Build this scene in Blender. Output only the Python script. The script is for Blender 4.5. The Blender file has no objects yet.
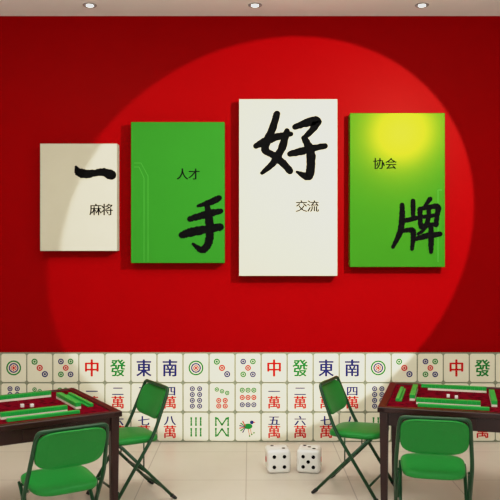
import bpy, bmesh, math, random
from mathutils import Vector, Matrix
random.seed(7)
S = bpy.context.scene
S.view_settings.view_transform = 'Standard'
S.view_settings.look = 'None'
# soft highlight shoulder (camera response)
vs_ = S.view_settings; vs_.use_curve_mapping = True
cm = vs_.curve_mapping; cm.use_clip = False
cm.clip_max_x = 6.0; cm.clip_max_y = 1.0; cm.extend = 'HORIZONTAL'
cv = cm.curves[3]
cv.points[0].location = (0, 0); cv.points[1].location = (5.0, 1.0)
for a, b in ((0.3, 0.3), (0.6, 0.59), (0.8, 0.72), (1.1, 0.82), (1.7, 0.92), (2.6, 0.97)):
    cv.points.new(a, b)
for p_ in cv.points: p_.handle_type = 'AUTO_CLAMPED'
cm.update()
COL = S.collection

# ------------------------------------------------------------ materials
def mat(name, col, rough=0.6, spec=0.5, metal=0.0, var=0.0, scale=8.0, bump=0.0, tint=None, emit=None, coat=0.0):
    m = bpy.data.materials.new(name); m.use_nodes = True
    nt = m.node_tree; b = nt.nodes['Principled BSDF']
    b.inputs['Base Color'].default_value = (*col, 1)
    b.inputs['Roughness'].default_value = rough
    b.inputs['Specular IOR Level'].default_value = spec
    b.inputs['Metallic'].default_value = metal
    b.inputs['Coat Weight'].default_value = coat
    if tint: b.inputs['Specular Tint'].default_value = (*tint, 1)
    if emit:
        b.inputs['Emission Color'].default_value = (*emit[0], 1)
        b.inputs['Emission Strength'].default_value = emit[1]
    if var > 0 or bump > 0:
        tc = nt.nodes.new('ShaderNodeTexCoord')
        n = nt.nodes.new('ShaderNodeTexNoise'); n.inputs['Scale'].default_value = scale
        n.inputs['Detail'].default_value = 6
        nt.links.new(tc.outputs['Object'], n.inputs['Vector'])
        if var > 0:
            r = nt.nodes.new('ShaderNodeMapRange')
            r.inputs['To Min'].default_value = 1 - var; r.inputs['To Max'].default_value = 1 + var
            nt.links.new(n.outputs['Fac'], r.inputs['Value'])
            v = nt.nodes.new('ShaderNodeVectorMath'); v.operation = 'SCALE'
            v.inputs[0].default_value = col
            nt.links.new(r.outputs['Result'], v.inputs['Scale'])
            nt.links.new(v.outputs['Vector'], b.inputs['Base Color'])
        if bump > 0:
            bp = nt.nodes.new('ShaderNodeBump'); bp.inputs['Strength'].default_value = bump
            bp.inputs['Distance'].default_value = 0.01
            nt.links.new(n.outputs['Fac'], bp.inputs['Height'])
            nt.links.new(bp.outputs['Normal'], b.inputs['Normal'])
    return m

M_red = mat('red_wall_paint', (0.265, 0.0003, 0.0014), 0.38, 0.10, var=0.05, scale=3, tint=(1, 0.15, 0.1), bump=0.02)
M_side_wall = mat('side_wall_plaster', (0.72, 0.68, 0.62), 0.9, 0.1, var=0.02)
M_ceil = mat('ceiling_white', (0.86, 0.85, 0.82), 0.9, 0.1, var=0.01)
M_cream = mat('panel_cream', (0.56, 0.53, 0.41), 0.6, 0.03, var=0.03, scale=5)
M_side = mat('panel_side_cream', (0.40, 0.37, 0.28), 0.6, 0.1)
M_green = mat('panel_green', (0.024, 0.20, 0.012), 0.5, 0.05, var=0.04, scale=4)
M_greeng = mat('panel_green_satin', (0.020, 0.18, 0.010), 0.235, 0.27, tint=(1.0, 0.75, 0.01), var=0.04, scale=4)
M_line = mat('panel_line', (0.055, 0.28, 0.03), 0.5, 0.1)
M_ink = mat('black_ink', (0.004, 0.004, 0.004), 0.8, 0.0)
M_tile = mat('mural_tile_cream', (0.68, 0.66, 0.52), 0.5, 0.05, var=0.02)
M_grout = mat('mural_gap', (0.22, 0.24, 0.16), 0.7, 0.1)
M_cred = mat('glyph_red', (0.50, 0.008, 0.008), 0.6, 0.02)
M_cgreen = mat('glyph_green', (0.012, 0.20, 0.03), 0.6, 0.02)
M_cblue = mat('glyph_blue', (0.015, 0.018, 0.13), 0.6, 0.02)
M_tube = mat('chair_tube_green', (0.005, 0.05, 0.016), 0.35, 0.35)
M_vinyl = mat('chair_vinyl_green', (0.012, 0.22, 0.030), 0.42, 0.2, var=0.05, scale=30, bump=0.05)
M_rub = mat('rubber_black', (0.01, 0.01, 0.01), 0.8)
M_steel = mat('steel', (0.5, 0.5, 0.5), 0.3, metal=1)
M_die = mat('dice_white', (0.80, 0.79, 0.74), 0.25, 0.5, coat=0.3)
M_tgreen = mat('tile_back_green', (0.015, 0.36, 0.05), 0.35, 0.2)
M_tivory = mat('tile_ivory', (0.78, 0.75, 0.62), 0.35, 0.5)
M_ring = mat('downlight_trim', (0.30, 0.29, 0.28), 0.4, 0.5)
M_lamp = mat('downlight_lens', (0.9, 0.9, 0.85), 0.4, emit=((1, 0.97, 0.9), 3))
M_black = mat('spot_housing', (0.02, 0.02, 0.02), 0.5)

def wood_mat():
    m = mat('dark_wood', (0.03, 0.008, 0.006), 0.32, 0.3)
    nt = m.node_tree; b = nt.nodes['Principled BSDF']
    tc = nt.nodes.new('ShaderNodeTexCoord'); mp = nt.nodes.new('ShaderNodeMapping')
    mp.inputs['Scale'].default_value = (2, 14, 2)
    n = nt.nodes.new('ShaderNodeTexNoise'); n.inputs['Scale'].default_value = 3; n.inputs['Detail'].default_value = 8
    cr = nt.nodes.new('ShaderNodeValToRGB')
    cr.color_ramp.elements[0].color = (0.008, 0.003, 0.003, 1); cr.color_ramp.elements[1].color = (0.04, 0.009, 0.007, 1)
    nt.links.new(tc.outputs['Object'], mp.inputs['Vector']); nt.links.new(mp.outputs['Vector'], n.inputs['Vector'])
    nt.links.new(n.outputs['Fac'], cr.inputs['Fac']); nt.links.new(cr.outputs['Color'], b.inputs['Base Color'])
    return m
M_wood = wood_mat()

def felt_mat():
    m = mat('red_felt', (0.16, 0.004, 0.008), 0.95, 0.02)
    nt = m.node_tree; b = nt.nodes['Principled BSDF']
    tc = nt.nodes.new('ShaderNodeTexCoord')
    v = nt.nodes.new('ShaderNodeTexVoronoi'); v.inputs['Scale'].default_value = 22
    cr = nt.nodes.new('ShaderNodeValToRGB')
    cr.color_ramp.elements[0].position = 0.15; cr.color_ramp.elements[0].color = (0.025, 0.001, 0.002, 1)
    cr.color_ramp.elements[1].position = 0.5; cr.color_ramp.elements[1].color = (0.14, 0.001, 0.008, 1)
    nt.links.new(tc.outputs['Object'], v.inputs['Vector'])
    nt.links.new(v.outputs['Distance'], cr.inputs['Fac']); nt.links.new(cr.outputs['Color'], b.inputs['Base Color'])
    return m
M_felt = felt_mat()

def floor_mat():
    m = mat('floor_tile', (0.6, 0.55, 0.47), 0.3, 0.35)
    nt = m.node_tree; b = nt.nodes['Principled BSDF']
    tc = nt.nodes.new('ShaderNodeTexCoord')
    mp = nt.nodes.new('ShaderNodeMapping'); mp.inputs['Location'].default_value = (0.03, 0.35, 0)
    br = nt.nodes.new('ShaderNodeTexBrick'); br.offset = 0.0; br.squash = 1
    br.inputs['Scale'].default_value = 1; br.inputs['Brick Width'].default_value = 0.8
    br.inputs['Row Height'].default_value = 0.8; br.inputs['Mortar Size'].default_value = 0.004
    br.inputs['Mortar Smooth'].default_value = 0.1
    br.inputs['Color1'].default_value = (0.64, 0.59, 0.50, 1); br.inputs['Color2'].default_value = (0.61, 0.56, 0.47, 1)
    br.inputs['Mortar'].default_value = (0.38, 0.34, 0.28, 1)
    n = nt.nodes.new('ShaderNodeTexNoise'); n.inputs['Scale'].default_value = 2.2; n.inputs['Detail'].default_value = 8
    n.inputs['Distortion'].default_value = 0.8
    r = nt.nodes.new('ShaderNodeMapRange'); r.inputs['To Min'].default_value = 0.90; r.inputs['To Max'].default_value = 1.08
    v = nt.nodes.new('ShaderNodeVectorMath'); v.operation = 'SCALE'
    L = nt.links.new
    L(tc.outputs['Object'], mp.inputs['Vector']); L(mp.outputs['Vector'], br.inputs['Vector']); L(tc.outputs['Object'], n.inputs['Vector'])
    L(n.outputs['Fac'], r.inputs['Value']); L(r.outputs['Result'], v.inputs['Scale'])
    L(br.outputs['Color'], v.inputs[0]); L(v.outputs['Vector'], b.inputs['Base Color'])
    return m
M_floor = floor_mat()

# ------------------------------------------------------------ mesh helpers
def link(name, bm, mats, parent=None, smooth=False, loc=None, rotz=None):
    me = bpy.data.meshes.new(name)
    bm.to_mesh(me); bm.free()
    for m in mats: me.materials.append(m)
    if smooth:
        me.polygons.foreach_set('use_smooth', [True] * len(me.polygons))
        if smooth == 'angle':
            me.set_sharp_from_angle(angle=math.radians(35))
    ob = bpy.data.objects.new(name, me); COL.objects.link(ob)
    if parent: ob.parent = parent
    if loc: ob.location = loc
    if rotz is not None: ob.rotation_euler = (0, 0, rotz)
    return ob

def empty(name, loc=(0, 0, 0), rotz=0):
    e = bpy.data.objects.new(name, None); COL.objects.link(e)
    e.location = loc; e.rotation_euler = (0, 0, rotz); e.empty_display_size = 0.1
    return e

def box(bm, x0, x1, y0, y1, z0, z1, mi=0, bev=0.0, M=None):
    t = bmesh.new()
    bmesh.ops.create_cube(t, size=1)
    for v in t.verts:
        v.co = Vector(((x0 + x1) / 2 + v.co.x * (x1 - x0), (y0 + y1) / 2 + v.co.y * (y1 - y0), (z0 + z1) / 2 + v.co.z * (z1 - z0)))
    if bev > 0:
        bmesh.ops.bevel(t, geom=list(t.edges), offset=bev, segments=3, affect='EDGES', profile=0.5)
    merge(bm, t, mi, M)

def merge(bm, t, mi=0, M=None):
    vm = {}
    for v in t.verts:
        vm[v] = bm.verts.new(M @ v.co if M else v.co)
    for f in t.faces:
        try:
            nf = bm.faces.new([vm[v] for v in f.verts]); nf.material_index = mi; nf.smooth = f.smooth
        except ValueError: pass
    t.free()

def fillet(pts, r, n=6):
    P = [Vector(p) for p in pts]; out = [P[0]]
    for i in range(1, len(P) - 1):
        a, b, c = P[i - 1], P[i], P[i + 1]
        rr = min(r, (a - b).length * 0.48, (c - b).length * 0.48)
        p0 = b + (a - b).normalized() * rr; p1 = b + (c - b).normalized() * rr
        for k in range(n + 1):
            t = k / n
            out.append(p0 * (1 - t) ** 2 + b * 2 * t * (1 - t) + p1 * t * t)
    out.append(P[-1]); return out

def tube(bm, pts, r, mi=0, seg=12):
    P = [Vector(p) for p in pts]
    up = None; rings = []
    for i, p in enumerate(P):
        if i == 0: t = P[1] - P[0]
        elif i == len(P) - 1: t = P[-1] - P[-2]
        else: t = (P[i + 1] - P[i - 1])
        t.normalize()
        if up is None:
            up = Vector((1, 0, 0)) if abs(t.x) < 0.9 else Vector((0, 0, 1))
        up = (up - t * up.dot(t)).normalized(); s = t.cross(up)
        rings.append([bm.verts.new(p + (up * math.cos(2 * math.pi * k / seg) + s * math.sin(2 * math.pi * k / seg)) * r) for k in range(seg)])
    for a, b in zip(rings, rings[1:]):
        for k in range(seg):
            f = bm.faces.new([a[k], a[(k + 1) % seg], b[(k + 1) % seg], b[k]]); f.material_index = mi; f.smooth = True
    f = bm.faces.new(rings[0][::-1]); f.material_index = mi
    f = bm.faces.new(rings[-1]); f.material_index = mi

def cyl(bm, p0, p1, r, mi=0, seg=16): tube(bm, [p0, p1], r, mi, seg)

def superell(w, d, n=44, e=5.0):
    o = []
    for k in range(n):
        a = 2 * math.pi * k / n; c, s = math.cos(a), math.sin(a)
        o.append((w / 2 * math.copysign(abs(c) ** (2 / e), c), d / 2 * math.copysign(abs(s) ** (2 / e), s)))
    return o

def rrect(w, h, r, n=5):
    o = []
    for cx, cz, a0 in ((w / 2 - r, h / 2 - r, 0), (-w / 2 + r, h / 2 - r, 90), (-w / 2 + r, -h / 2 + r, 180), (w / 2 - r, -h / 2 + r, 270)):
        for k in range(n + 1):
            a = math.radians(a0 + 90 * k / n); o.append((cx + r * math.cos(a), cz + r * math.sin(a)))
    return o

def loft(bm, outline, levels, fn, mi=0, smooth=True):
    rings = []
    for sc, h in levels:
        rings.append([bm.verts.new(fn(x * sc, y * sc, h)) for x, y in outline])
    n = len(outline)
    for a, b in zip(rings, rings[1:]):
        for k in range(n):
            f = bm.faces.new([a[k], a[(k + 1) % n], b[(k + 1) % n], b[k]]); f.material_index = mi; f.smooth = smooth
    f = bm.faces.new(rings[0][::-1]); f.material_index = mi
    f = bm.faces.new(rings[-1]); f.material_index = mi; f.smooth = smooth

def flat_poly(bm, pts, y, mi=0):
    """polygon in XZ facing -Y"""
    vs = [bm.verts.new((x, y, z)) for x, z in pts]
    f = bm.faces.new(vs); f.material_index = mi; f.normal_update()
    if f.normal.y > 0: f.normal_flip()

def disc(bm, cx, cz, r, y, mi=0, seg=20, rz=None):
    rz = rz or r
    flat_poly(bm, [(cx + r * math.cos(2 * math.pi * k / seg), cz + rz * math.sin(2 * math.pi * k / seg)) for k in range(seg)], y, mi)

def ring(bm, cx, cz, r1, r0, y, mi=0, seg=24):
    for k in range(seg):
        a, b = 2 * math.pi * k / seg, 2 * math.pi * (k + 1) / seg
        flat_poly(bm, [(cx + r1 * math.cos(a), cz + r1 * math.sin(a)), (cx + r1 * math.cos(b), cz + r1 * math.sin(b)),
                       (cx + r0 * math.cos(b), cz + r0 * math.sin(b)), (cx + r0 * math.cos(a), cz + r0 * math.sin(a))], y, mi)

# glyph cache from built-in font
_g = {}
def glyph(ch):
    if ch in _g: return _g[ch]
    cu = bpy.data.curves.new('g', 'FONT'); cu.body = ch; cu.size = 1; cu.resolution_u = 4
    ob = bpy.data.objects.new('g', cu); COL.objects.link(ob)
    dg = bpy.context.evaluated_depsgraph_get()
    me = bpy.data.meshes.new_from_object(ob.evaluated_get(dg))
    vs = [v.co.copy() for v in me.vertices]; fs = [tuple(p.vertices) for p in me.polygons]
    bpy.data.objects.remove(ob); bpy.data.curves.remove(cu); bpy.data.meshes.remove(me)
    if vs:
        x0 = min(v.x for v in vs); x1 = max(v.x for v in vs); y0 = min(v.y for v in vs); y1 = max(v.y for v in vs)
        cx, cy = (x0 + x1) / 2, (y0 + y1) / 2
        vs = [(v.x - cx, v.y - cy) for v in vs]
    _g[ch] = (vs, fs); return _g[ch]

def put(bm, ch, cx, cz, sx, sz, y, mi=0, bold=0.02):
    """bold: extra stroke weight, mostly on the verticals as in a Song typeface"""
    vs, fs = glyph(ch)
    for i, (ox, oz) in enumerate(((-1, 0), (0, 0.35), (1, 0), (0, -0.35))):
        nv = [bm.verts.new((cx + (x + ox * bold) * sx, y - i * 0.00012, cz + (z + oz * bold) * sz)) for x, z in vs]
        for f in fs:
            try:
                nf = bm.faces.new([nv[i] for i in f]); nf.material_index = mi; nf.normal_update()
                if nf.normal.y > 0: nf.normal_flip()
            except ValueError: pass

# ------------------------------------------------------------ room
CZ = 3.977
def quadbox(name, x0, x1, y0, y1, z0, z1, m, bev=0):
    bm = bmesh.new(); box(bm, x0, x1, y0, y1, z0, z1, 0, bev); return link(name, bm, [m])
quadbox('floor', -3.6, 3.6, -8.5, 0.0, -0.1, 0, M_floor)
quadbox('ceiling', -3.6, 3.6, -8.5, 0.0, CZ, CZ + 0.1, M_ceil)
quadbox('wall_back', -3.7, 3.7, 0, 0.12, -0.1, CZ + 0.1, M_red)
quadbox('wall_left', -3.7, -3.6, -8.5, 0, -0.1, CZ + 0.1, M_side_wall)
quadbox('wall_right', 3.6, 3.7, -8.5, 0, -0.1, CZ + 0.1, M_side_wall)

# downlights
for x in (-1.43, 0.045, 1.535):
    e = empty('recessed_downlight', (x, -0.31, CZ))
    bm = bmesh.new()
    loft(bm, [(math.cos(2 * math.pi * k / 28), math.sin(2 * math.pi * k / 28)) for k in range(28)],
         [(0.062, 0.0), (0.062, -0.004), (0.058, -0.008), (0.048, -0.008), (0.044, -0.002)], lambda a, b, h: (a, b, h))
    link('trim_ring', bm, [M_ring], e, smooth='angle')
    bm = bmesh.new(); cyl(bm, (0, 0, -0.001), (0, 0, -0.010), 0.032)
    link('lens', bm, [M_lamp], e)

# ------------------------------------------------------------ mahjong mural
PX = 1 / 107.0
def wx(px): return (px - 250) * PX
def wz(py): return 1.79 + (250 - py) * PX
bm = bmesh.new()
PW = 25.95 * PX; ROWS = [(353, 382), (382.6, 411.3), (411.9, 440.6)]
box(bm, -3.59, 3.59, -0.02, -0.001, 0.002, wz(352.3), 1)
pattern = [['c1', 'c3', 'c5', '中', '發', '東', '南'],
           ['c8', 'c7', 'c9', '一', '二', '三', '四'],
           ['b6', 'b8', 'b1', '五', '六', '七', '八']]
Y1 = -0.0252; Y2 = -0.0262
def mring(cx, cz, r, mi): 
    ring(bm, cx, cz, r, r * 0.58, Y1, mi, 16); disc(bm, cx, cz, r * 0.38, Y1, mi, 10)
def stick(cx, cz, h, mi, rot=0):
    w = 0.0095
    c, s = math.cos(rot), math.sin(rot)
    pts = [(-w, -h), (w, -h), (w * 0.6, -h * 0.1), (w, 0), (w * .6, h * .1), (w, h), (-w, h), (-w * .6, h * .1), (-w, 0), (-w * .6, -h * .1)]
    flat_poly(bm, [(cx + a * c - b * s, cz + a * s + b * c) for a, b in pts], Y1, mi)
for r, (ya, yb) in enumerate(ROWS):
    z1, z0 = wz(ya), wz(yb); cz = (z0 + z1) / 2; H = z1 - z0
    for c in range(-6, 24):
        cx = wx(14.5) + (c - 0) * PW
        if cx - PW / 2 < -3.58 or cx + PW / 2 > 3.58: continue
        w = PW - 0.011; h = H - 0.008
        loft(bm, rrect(w, h, 0.022), [(1, 0.018), (1, 0.0235), (0.993, 0.025)], lambda a, b, q, cx=cx, cz=cz: (cx + a, -q, cz + b), 0, False)
        s = pattern[r][c % 7]
        if s == 'c1':
            ring(bm, cx, cz, 0.070, 0.056, Y1, 3); ring(bm, cx, cz, 0.046, 0.034, Y1, 4, 20)
            for k in range(8):
                disc(bm, cx + 0.022 * math.cos(k * math.pi / 4), cz + 0.022 * math.sin(k * math.pi / 4), 0.007, Y1, 2, 8)
            disc(bm, cx, cz, 0.012, Y1, 2, 12)
        elif s == 'c3':
            for k, m_ in ((-1, 3), (0, 2), (1, 4)): mring(cx + k * 0.048, cz - k * 0.058, 0.029, m_)
        elif s == 'c5':
            for a in (-1, 1):
                for b in (-1, 1): mring(cx + a * 0.045, cz + b * 0.060, 0.027, 3 if a * b > 0 else 4)
            mring(cx, cz, 0.027, 2)
        elif s == 'c8':
            for a in (-1, 1):
                for b in (-1.5, -.5, .5, 1.5): mring(cx + a * 0.034, cz + b * 0.054, 0.024, 4)
        elif s == 'c7':
            for k in (-1, 0, 1): mring(cx + k * 0.048, cz + 0.074 - (k + 1) * 0.016, 0.021, 3)
            for a in (-1, 1):
                for b in (0, 1): mring(cx + a * 0.030, cz - 0.028 - b * 0.052, 0.024, 2)
        elif s == 'c9':
            for a in (-1, 0, 1):
                for b, m_ in ((-1, 4), (0, 2), (1, 3)): mring(cx + a * 0.054, cz + b * 0.068, 0.024, m_)
        elif s == 'b6':
            for a in (-1, 0, 1):
                for b in (-1, 1): stick(cx + a * 0.044, cz + b * 0.050, 0.040, 3)
        elif s == 'b8':
            for b in (-1, 1):
                for a in (-1.5, 1.5): stick(cx + a * 0.038, cz + b * 0.050, 0.042, 3)
                stick(cx - 0.022, cz + b * 0.050, 0.042, 3, 0.6 * b); stick(cx + 0.022, cz + b * 0.050, 0.042, 3, -0.6 * b)
        elif s == 'b1':  # the sparrow tile
            disc(bm, cx, cz + 0.005, 0.042, Y1, 3, 20, 0.026); disc(bm, cx + 0.035, cz + 0.042, 0.018, Y1, 4, 14)
            flat_poly(bm, [(cx + 0.05, cz + 0.050), (cx + 0.072, cz + 0.042), (cx + 0.05, cz + 0.036)], Y2, 2)
            for k in range(6):
                an = math.radians(120 + k * 24); dx, dz = math.cos(an), math.sin(an)
                flat_poly(bm, [(cx - 0.02 + dx * 0.01 - dz * 0.003, cz + dz * 0.01 + dx * 0.003), (cx - 0.02 + dx * 0.062 - dz * 0.006, cz + dz * 0.062 + dx * 0.006),
                               (cx - 0.02 + dx * 0.062 + dz * 0.006, cz + dz * 0.062 - dx * 0.006), (cx - 0.02 + dx * 0.01 + dz * 0.003, cz + dz * 0.01 - dx * 0.003)], Y2, (2, 3, 4)[k % 3])
            for k in (0, 1): flat_poly(bm, [(cx + k * 0.02, cz - 0.02), (cx + 0.006 + k * 0.02, cz - 0.02), (cx + 0.016 + k * 0.02, cz - 0.08), (cx + 0.010 + k * 0.02, cz - 0.08)], Y1, 2)
            for k in range(3): disc(bm, cx + 0.055 - k * .02, cz - 0.055 - k * 0.015, 0.008, Y2, 3, 8)
        elif s in '中發東南':
            put(bm, s, cx, cz, 0.148, 0.170, Y1, {'中': 2, '發': 3}.get(s, 4), 0.030)
        else:
            put(bm, s, cx, cz + 0.058, 0.115, 0.098, Y1, 4, 0.026)
            put(bm, '萬', cx, cz - 0.045, 0.130, 0.126, Y1, 2, 0.022)
link('mahjong_tile_mural', bm, [M_tile, M_grout, M_cred, M_cgreen, M_cblue])

# ------------------------------------------------------------ wall panels
T = 0.12; PF = 108.9
def fx(px): return (px - 250) / PF
def fz(py): return 1.79 + (250 - py) / PF

def brush(bm, pts, y, mi=0):
    """tapered brush stroke through (px,py,width_px) knots"""
    P = [(fx(a), fz(b), w / PF) for a, b, w in pts]
    Q = [P[0]] + P + [P[-1]]; out = []
    for i in range(1, len(Q) - 2):
        p0, p1, p2, p3 = Q[i - 1:i + 3]
        N = 9
        for k in range(N):
            t = k / N
            out.append(tuple(0.5 * ((2 * p1[j]) + (-p0[j] + p2[j]) * t + (2 * p0[j] - 5 * p1[j] + 4 * p2[j] - p3[j]) * t * t + (-p0[j] + 3 * p1[j] - 3 * p2[j] + p3[j]) * t ** 3) for j in range(3)))
    out.append(P[-1])
    prev = None
    for i, (x, z, w) in enumerate(out):
        a = out[max(i - 1, 0)]; b = out[min(i + 1, len(out) - 1)]
        d = Vector((b[0] - a[0], b[1] - a[1])).normalized(); n = Vector((-d.y, d.x))
        j1 = 1 + random.uniform(-.10, .10); j2 = 1 + random.uniform(-.10, .10)
        cur = ((x + n.x * w / 2 * j1, z + n.y * w / 2 * j1), (x - n.x * w / 2 * j2, z - n.y * w / 2 * j2))
        if prev: flat_poly(bm, [prev[0], prev[1], cur[1], cur[0]], y, mi)
        prev = cur
        if i in (0, len(out) - 1): 
            disc(bm, x, z, w / 2 * 0.98, y - 0.0002, mi, 14)

def panel(name, x0, x1, y0, y1, face, side, glyphs, strokes, lines=()):
    e = empty(name, (0, 0, 0))
    bm = bmesh.new()
    box(bm, fx(x0), fx(x1), -T, 0, fz(y1), fz(y0), 1, 0.004)
    for f in bm.faces:
        if abs(f.calc_center_median().y + T) < 1e-4: f.material_index = 0
    link('board', bm, [face, side], e)
    bm = bmesh.new()
    for ch, gx, gy, s in glyphs: put(bm, ch, fx(gx), fz(gy), s / PF, s / PF, -T - 0.001, 0, 0.018)
    link('lettering', bm, [M_ink], e)
    bm = bmesh.new()
    for i, st in enumerate(strokes): brush(bm, st, -T - 0.0015 - i * 0.0004)
    link('brush_calligraphy', bm, [M_ink], e)
    if lines:
        bm = bmesh.new()
        for ln in lines:
            P = [Vector((fx(a), fz(b))) for a, b in ln]
            for a, b in zip(P, P[1:]):
                d = (b - a).normalized(); n = Vector((-d.y, d.x)) * 0.0025
                flat_poly(bm, [tuple(a + n), tuple(a - n), tuple(b - n), tuple(b + n)], -T - 0.0008)
        link('inlay_lines', bm, [M_line], e)

panel('wall_art_panel', 40, 117, 143.5, 251, M_cream, M_side,
      [('麻', 95.5, 209.5, 12.5), ('将', 107, 209.5, 12.5)],
      [[(76, 167, 3), (79, 172, 9), (86, 174, 9), (95, 173, 7), (103, 172, 8), (109, 174, 10), (111.5, 175, 10)]])
panel('wall_art_panel', 131, 224.5, 122, 263, M_green, M_green,
      [('人', 182.5, 174, 12), ('才', 194, 174, 12)],
      [[(219, 198, 6), (211, 202, 7), (198, 206, 3)],
       [(190, 219, 6), (200, 216, 7), (212, 213, 7), (221, 211, 5)],
       [(182, 235, 7), (192, 232, 9), (208, 229, 8), (220, 227, 8)],
       [(207, 204, 5), (209, 218, 8), (210, 233, 8), (208, 244, 8), (202, 250, 7), (193, 244, 3)]],
      [[(134, 163), (141, 163), (148, 176), (148, 262)], [(134, 167), (139, 167), (144, 178), (144, 262)]])
panel('wall_art_panel', 239, 337.5, 99, 276, M_cream, M_side,
      [('交', 301.5, 206, 12.5), ('流', 313, 206, 12.5)],
      [[(277, 114, 7), (273, 127, 8), (265, 148, 8), (273, 155, 7), (283, 163, 8), (290, 171, 7)],
       [(287, 131, 6), (282, 148, 8), (273, 163, 7), (262, 173, 4)],
       [(256, 146, 6), (266, 141, 8), (280, 136, 7), (291, 134, 5)],
       [(295, 127, 6), (306, 123, 8), (317, 121, 9), (312, 130, 7), (304, 138, 5)],
       [(304, 138, 6), (310, 150, 9), (311, 164, 9), (308, 176, 9), (297, 172, 3)],
       [(290, 154, 6), (302, 151, 8), (315, 148, 7), (325, 146, 6)]])
panel('wall_art_panel', 350, 445, 113, 267, M_greeng, M_greeng,
      [('协', 379, 163.5, 12), ('会', 391, 163.5, 12)],
      [[(402, 205, 5), (402, 218, 6), (400, 232, 6), (393, 247, 4)],
       [(413, 201, 5), (413, 210, 5), (413, 217, 4)],
       [(401, 221, 4), (408, 220, 5), (416, 218, 5)],
       [(402, 231, 4), (409, 230, 5), (413, 231, 6), (413, 240, 5), (412, 249, 4)],
       [(430, 199, 5), (427, 203, 4), (424, 207, 3)],
       [(420, 209, 5), (420, 218, 5), (421, 227, 5)],
       [(420, 209, 4), (430, 207, 5), (438, 207, 6), (437, 216, 5), (436, 225, 5)],
       [(421, 217, 4), (429, 216, 4), (437, 215, 4)],
       [(421, 226, 4), (429, 225, 5), (437, 224, 4)],
       [(429, 208, 4), (428, 219, 5), (424, 229, 4), (418, 234, 3)],
       [(415, 239, 4), (426, 236, 6), (440, 234, 5)],
       [(431, 228, 5), (431, 240, 6), (431, 252, 4)]],
      [[(442, 190), (438, 190), (438, 262)]])

# ------------------------------------------------------------ folding chair
def chair(x, y, face):
    """face = direction vector the sitter looks; local forward is +Y"""
    rz = math.atan2(face[1], face[0]) - math.pi / 2
    e = empty('folding_chair', (x, y, 0), rz)
    bm = bmesh.new()
    R = 0.0125
    main = [(0.225, 0.215, 0.012), (0.225, -0.10, 0.49), (0.205, -0.205, 0.745), (0.195, -0.225, 0.80),
            (-0.195, -0.225, 0.80), (-0.205, -0.205, 0.745), (-0.225, -0.10, 0.49), (-0.225, 0.215, 0.012)]
    tube(bm, fillet(main, 0.07, 7), R)
    for s in (-1, 1):
        tube(bm, [(s * 0.198, -0.27, 0.012), (s * 0.198, 0.13, 0.425)], R * 0.92)
        tube(bm, [(s * 0.205, -0.06, 0.44), (s * 0.222, -0.072, 0.45)], 0.008)
        tube(bm, [(s * 0.200, 0.105, 0.40), (s * 0.200, 0.15, 0.435)], 0.009)
        tube(bm, [(s * 0.210, -0.03, 0.26), (s * 0.210, -0.03, 0.44)], 0.005)
    tube(bm, [(-0.225, 0.150, 0.11), (0.225, 0.150, 0.11)], 0.009)
    tube(bm, [(-0.198, -0.19, 0.095), (0.198, -0.19, 0.095)], 0.009)
    tube(bm, [(-0.198, -0.075, 0.213), (0.198, -0.075, 0.213)], 0.008)
    tube(bm, [(-0.198, 0.13, 0.425), (0.198, 0.13, 0.425)], 0.009)
    link('frame', bm, [M_tube], e)
    bm = bmesh.new()
    for s in (-1, 1):
        cyl(bm, (s * 0.225, 0.2235, 0.0), (s * 0.225, 0.203, 0.032), 0.016)
        cyl(bm, (s * 0.198, -0.2815, 0.0), (s * 0.198, -0.250, 0.032), 0.015)
    for v in bm.verts: v.co.z = max(v.co.z, 0.0)
    link('foot_caps', bm, [M_rub], e)
    bm = bmesh.new()
    def sf(a, b, h):
        k = 1 + 0.10 * (b / 0.2) * 0.5
        return (a * k * 0.98, b + 0.015, 0.430 + h + (0.006 * (b / 0.2)))
    loft(bm, superell(0.395, 0.40, 48, 4.2), [(0.93, 0.0), (0.985, 0.004), (1, 0.014), (1, 0.026), (0.985, 0.034), (0.94, 0.040), (0.8, 0.045), (0.5, 0.048), (0.2, 0.049)], sf)
    link('seat', bm, [M_vinyl], e)
    bm = bmesh.new()
    def bf(a, b, h):
        zc = 0.685 + b
        yl = -0.10 - (zc - 0.49) * 0.41
        return (a, yl - 0.030 * (1 - (a / 0.2) ** 2) + h - 0.004, zc)
    o = superell(0.40, 0.225, 48, 4.0)
    loft(bm, o, [(0.96, -0.013), (0.99, -0.010), (1, -0.004), (1, 0.008), (0.985, 0.014), (0.93, 0.019), (0.7, 0.022), (0.3, 0.023)], bf)
    link('backrest', bm, [M_vinyl], e)
    return e

chair(-0.88, -1.56, (-0.85, -0.53))
chair(-1.10, -2.60, (-0.53, 0.85))
chair(0.80, -1.40, (0.90, -0.43))
chair(1.13, -2.33, (0.20, 0.98))

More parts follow.
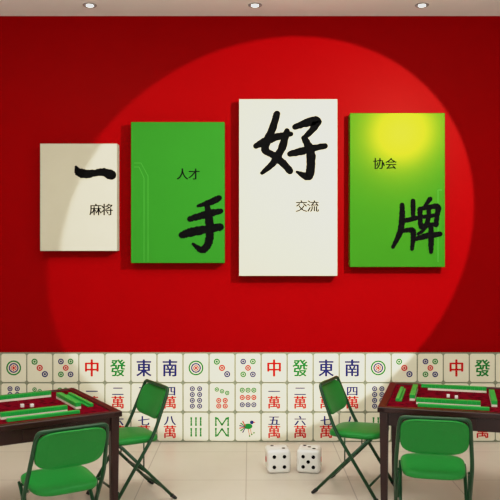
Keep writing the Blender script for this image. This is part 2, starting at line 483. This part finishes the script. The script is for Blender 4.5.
# ------------------------------------------------------------ mahjong tables
def table(x, y, rz):
    e = empty('mahjong_table', (x, y, 0), rz)
    L = 0.475; H = 0.76
    bm = bmesh.new()
    bw = 0.055
    for s in (-1, 1):
        box(bm, -L, L, s * L - (bw if s > 0 else 0), s * L + (0 if s > 0 else bw), H - 0.035, H, 0, 0.006)
        box(bm, s * L - (bw if s > 0 else 0), s * L + (0 if s > 0 else bw), -L, L, H - 0.0351, H + 0.0002, 0, 0.006)
        box(bm, -L + 0.03, L - 0.03, s * (L - 0.04) - 0.01, s * (L - 0.04) + 0.01, H - 0.125, H - 0.03, 0, 0.003)
        box(bm, s * (L - 0.04) - 0.01, s * (L - 0.04) + 0.01, -L + 0.03, L - 0.03, H - 0.125, H - 0.03, 0, 0.003)
        box(bm, -0.15, 0.15, s * (L - 0.028) - 0.004, s * (L - 0.028) + 0.004, H - 0.11, H - 0.045, 0, 0.003)
    link('top_frame', bm, [M_wood], e)
    bm = bmesh.new()
    for sx in (-1, 1):
        for sy in (-1, 1):
            t = bmesh.new(); bmesh.ops.create_cube(t, size=1)
            for v in t.verts:
                w = 0.058 if v.co.z > 0 else 0.040
                v.co = Vector((sx * (L - 0.042) + v.co.x * w, sy * (L - 0.042) + v.co.y * w, (H - 0.03) * (v.co.z + 0.5)))
            bmesh.ops.bevel(t, geom=list(t.edges), offset=0.005, segments=2, affect='EDGES')
            merge(bm, t)
    link('legs', bm, [M_wood], e)
    bm = bmesh.new(); box(bm, -L + bw - 0.002, L - bw + 0.002, -L + bw - 0.002, L - bw + 0.002, H - 0.03, H - 0.006)
    link('felt', bm, [M_felt], e)
    bm = bmesh.new()
    for s in (-1, 1):
        cyl(bm, (0, s * (L - 0.024), H - 0.078), (0, s * (L - 0.008), H - 0.078), 0.010)
    link('drawer_knobs', bm, [M_steel], e)
    t = empty('mahjong_tile_set', (x, y, H - 0.006), rz)
    bm = bmesh.new()
    tw, tl, th = 0.027, 0.036, 0.040
    for q in range(4):
        Mr = Matrix.Rotation(q * math.pi / 2, 4, 'Z')
        for i in range(15):
            x0 = -0.235 + i * (tw + 0.0006); y0 = -0.285
            box(bm, x0, x0 + tw, y0, y0 + tl, 0, th * 0.38, 1, 0.0, Mr)
            box(bm, x0, x0 + tw, y0, y0 + tl, th * 0.38, th, 0, 0.0, Mr)
    link('tile_walls', bm, [M_tgreen, M_tivory], t)
    bm = bmesh.new()
    for q in range(4):
        Mr = Matrix.Rotation(q * math.pi / 2, 4, 'Z')
        box(bm, -0.22, 0.23, -0.375, -0.350, 0, 0.022, 0, 0.003, Mr)
        box(bm, -0.22, 0.23, -0.350, -0.335, 0, 0.009, 0, 0.002, Mr)
    link('tile_racks', bm, [M_tgreen], t)
    bm = bmesh.new()
    for k, (a, b) in enumerate(((-0.03, 0.01), (0.025, -0.02))):
        box(bm, a - 0.011, a + 0.011, b - 0.011, b + 0.011, 0, 0.022, 0, 0.003)
    link('small_dice', bm, [M_die], t)

table(-1.47, -2.02, math.radians(32))
table(1.42, -1.72, math.radians(-15.7))

# ------------------------------------------------------------ big dice
def die(x, y, s, rz, faces):
    e = empty('giant_die', (x, y, s / 2), rz)
    bm = bmesh.new(); t = bmesh.new()
    bmesh.ops.create_cube(t, size=s)
    bmesh.ops.bevel(t, geom=list(t.edges), offset=s * 0.16, segments=6, affect='EDGES', profile=0.5)
    for f in t.faces: f.smooth = True
    merge(bm, t); link('body', bm, [M_die], e, smooth='angle')
    bm = bmesh.new()
    lay = {1: [(0, 0)], 2: [(-1, 1), (1, -1)], 3: [(-1, 1), (0, 0), (1, -1)], 4: [(-1, 1), (1, 1), (-1, -1), (1, -1)],
           5: [(-1, 1), (1, 1), (0, 0), (-1, -1), (1, -1)], 6: [(-1, 1), (1, 1), (-1, 0), (1, 0), (-1, -1), (1, -1)]}
    ax = {'-y': (Vector((1, 0, 0)), Vector((0, 0, 1)), Vector((0, -1, 0))), '+y': (Vector((1, 0, 0)), Vector((0, 0, 1)), Vector((0, 1, 0))),
          '+z': (Vector((1, 0, 0)), Vector((0, 1, 0)), Vector((0, 0, 1))), '+x': (Vector((0, 1, 0)), Vector((0, 0, 1)), Vector((1, 0, 0))),
          '-x': (Vector((0, 1, 0)), Vector((0, 0, 1)), Vector((-1, 0, 0)))}
    for k, n in faces.items():
        u, v, w = ax[k]
        for a, b in lay[n]:
            r = s * (0.125 if n == 1 else 0.078)
            c = u * a * s * 0.215 + v * b * s * 0.215 + w * (s / 2 - 0.001)
            cyl(bm, c, c + w * 0.003, r, 1 if n in (1,) else 0, 20)
    link('pips', bm, [M_ink, M_cred], e)
die(0.225, -0.90, 0.190, math.radians(6), {'-y': 4, '+z': 2, '+x': 6, '-x': 1, '+y': 3})
die(0.482, -0.90, 0.190, math.radians(-10), {'-y': 5, '+z': 3, '+x': 1, '-x': 6, '+y': 2})

# ------------------------------------------------------------ lights
def spot(name, loc, target, energy, size, blend, radius, col=(1, 1, 1), falloff=None):
    l = bpy.data.lights.new(name, 'SPOT'); l.energy = energy; l.spot_size = size; l.spot_blend = blend
    l.shadow_soft_size = radius; l.color = col
    if falloff:
        l.use_nodes = True; nt = l.node_tree
        em = [n for n in nt.nodes if n.type == 'EMISSION'][0]
        lf = nt.nodes.new('ShaderNodeLightFalloff'); lf.inputs['Strength'].default_value = 1.0
        nt.links.new(lf.outputs[falloff], em.inputs['Strength'])
    o = bpy.data.objects.new(name, l); COL.objects.link(o); o.location = loc
    o.rotation_euler = (Vector(target) - Vector(loc)).to_track_quat('-Z', 'Y').to_euler()
    return o
LP = (2.05, -3.3, 3.38); AIM = (0.535, 0, 2.215)
so = spot('wall_spotlight', LP, AIM, 182, math.radians(48.6), 0.03, 0.02, (1, 0.97, 0.92), 'Linear')
d = (Vector(AIM) - Vector(LP)).normalized(); p = Vector(LP)
bm = bmesh.new()
cyl(bm, p - d * 0.22, p - d * 0.04, 0.06, 0, 24); cyl(bm, p - d * 0.13, Vector((p.x - d.x * .13, p.y - d.y * .13, CZ)), 0.012)
box(bm, p.x - 0.9, p.x + 0.6, p.y - d.y * .13 - 0.02, p.y - d.y * .13 + 0.02, CZ - 0.03, CZ)
link('track_spotlight', bm, [M_black])

def area(name, loc, sx, sy, energy, rot=(0, 0, 0), col=(1, .97, .93)):
    l = bpy.data.lights.new(name, 'AREA'); l.shape = 'RECTANGLE'; l.size = sx; l.size_y = sy; l.energy = energy; l.color = col
    o = bpy.data.objects.new(name, l); COL.objects.link(o); o.location = loc; o.rotation_euler = rot
area('added_fill_down', (0, -3.2, CZ - 0.05), 5.0, 1.6, 112)  # added fill for floor, chairs and dice tops, not an actual fixture
area('added_fill_up', (0, -2.3, 3.45), 6.0, 0.25, 58, (math.pi, 0, 0))  # unseen upward fill, added to brighten the ceiling; no cove exists here

W = bpy.data.worlds.new('World'); S.world = W; W.use_nodes = True
bg = W.node_tree.nodes['Background']; bg.inputs[0].default_value = (1, 0.98, 0.95, 1); bg.inputs[1].default_value = 1.5

# ------------------------------------------------------------ camera
cam = bpy.data.cameras.new('Camera'); cam.sensor_width = 36; cam.lens = 735 / 500 * 36
co = bpy.data.objects.new('Camera', cam); COL.objects.link(co)
co.location = (0, -6.87, 1.79); co.rotation_euler = (math.pi / 2, 0, 0)
S.camera = co
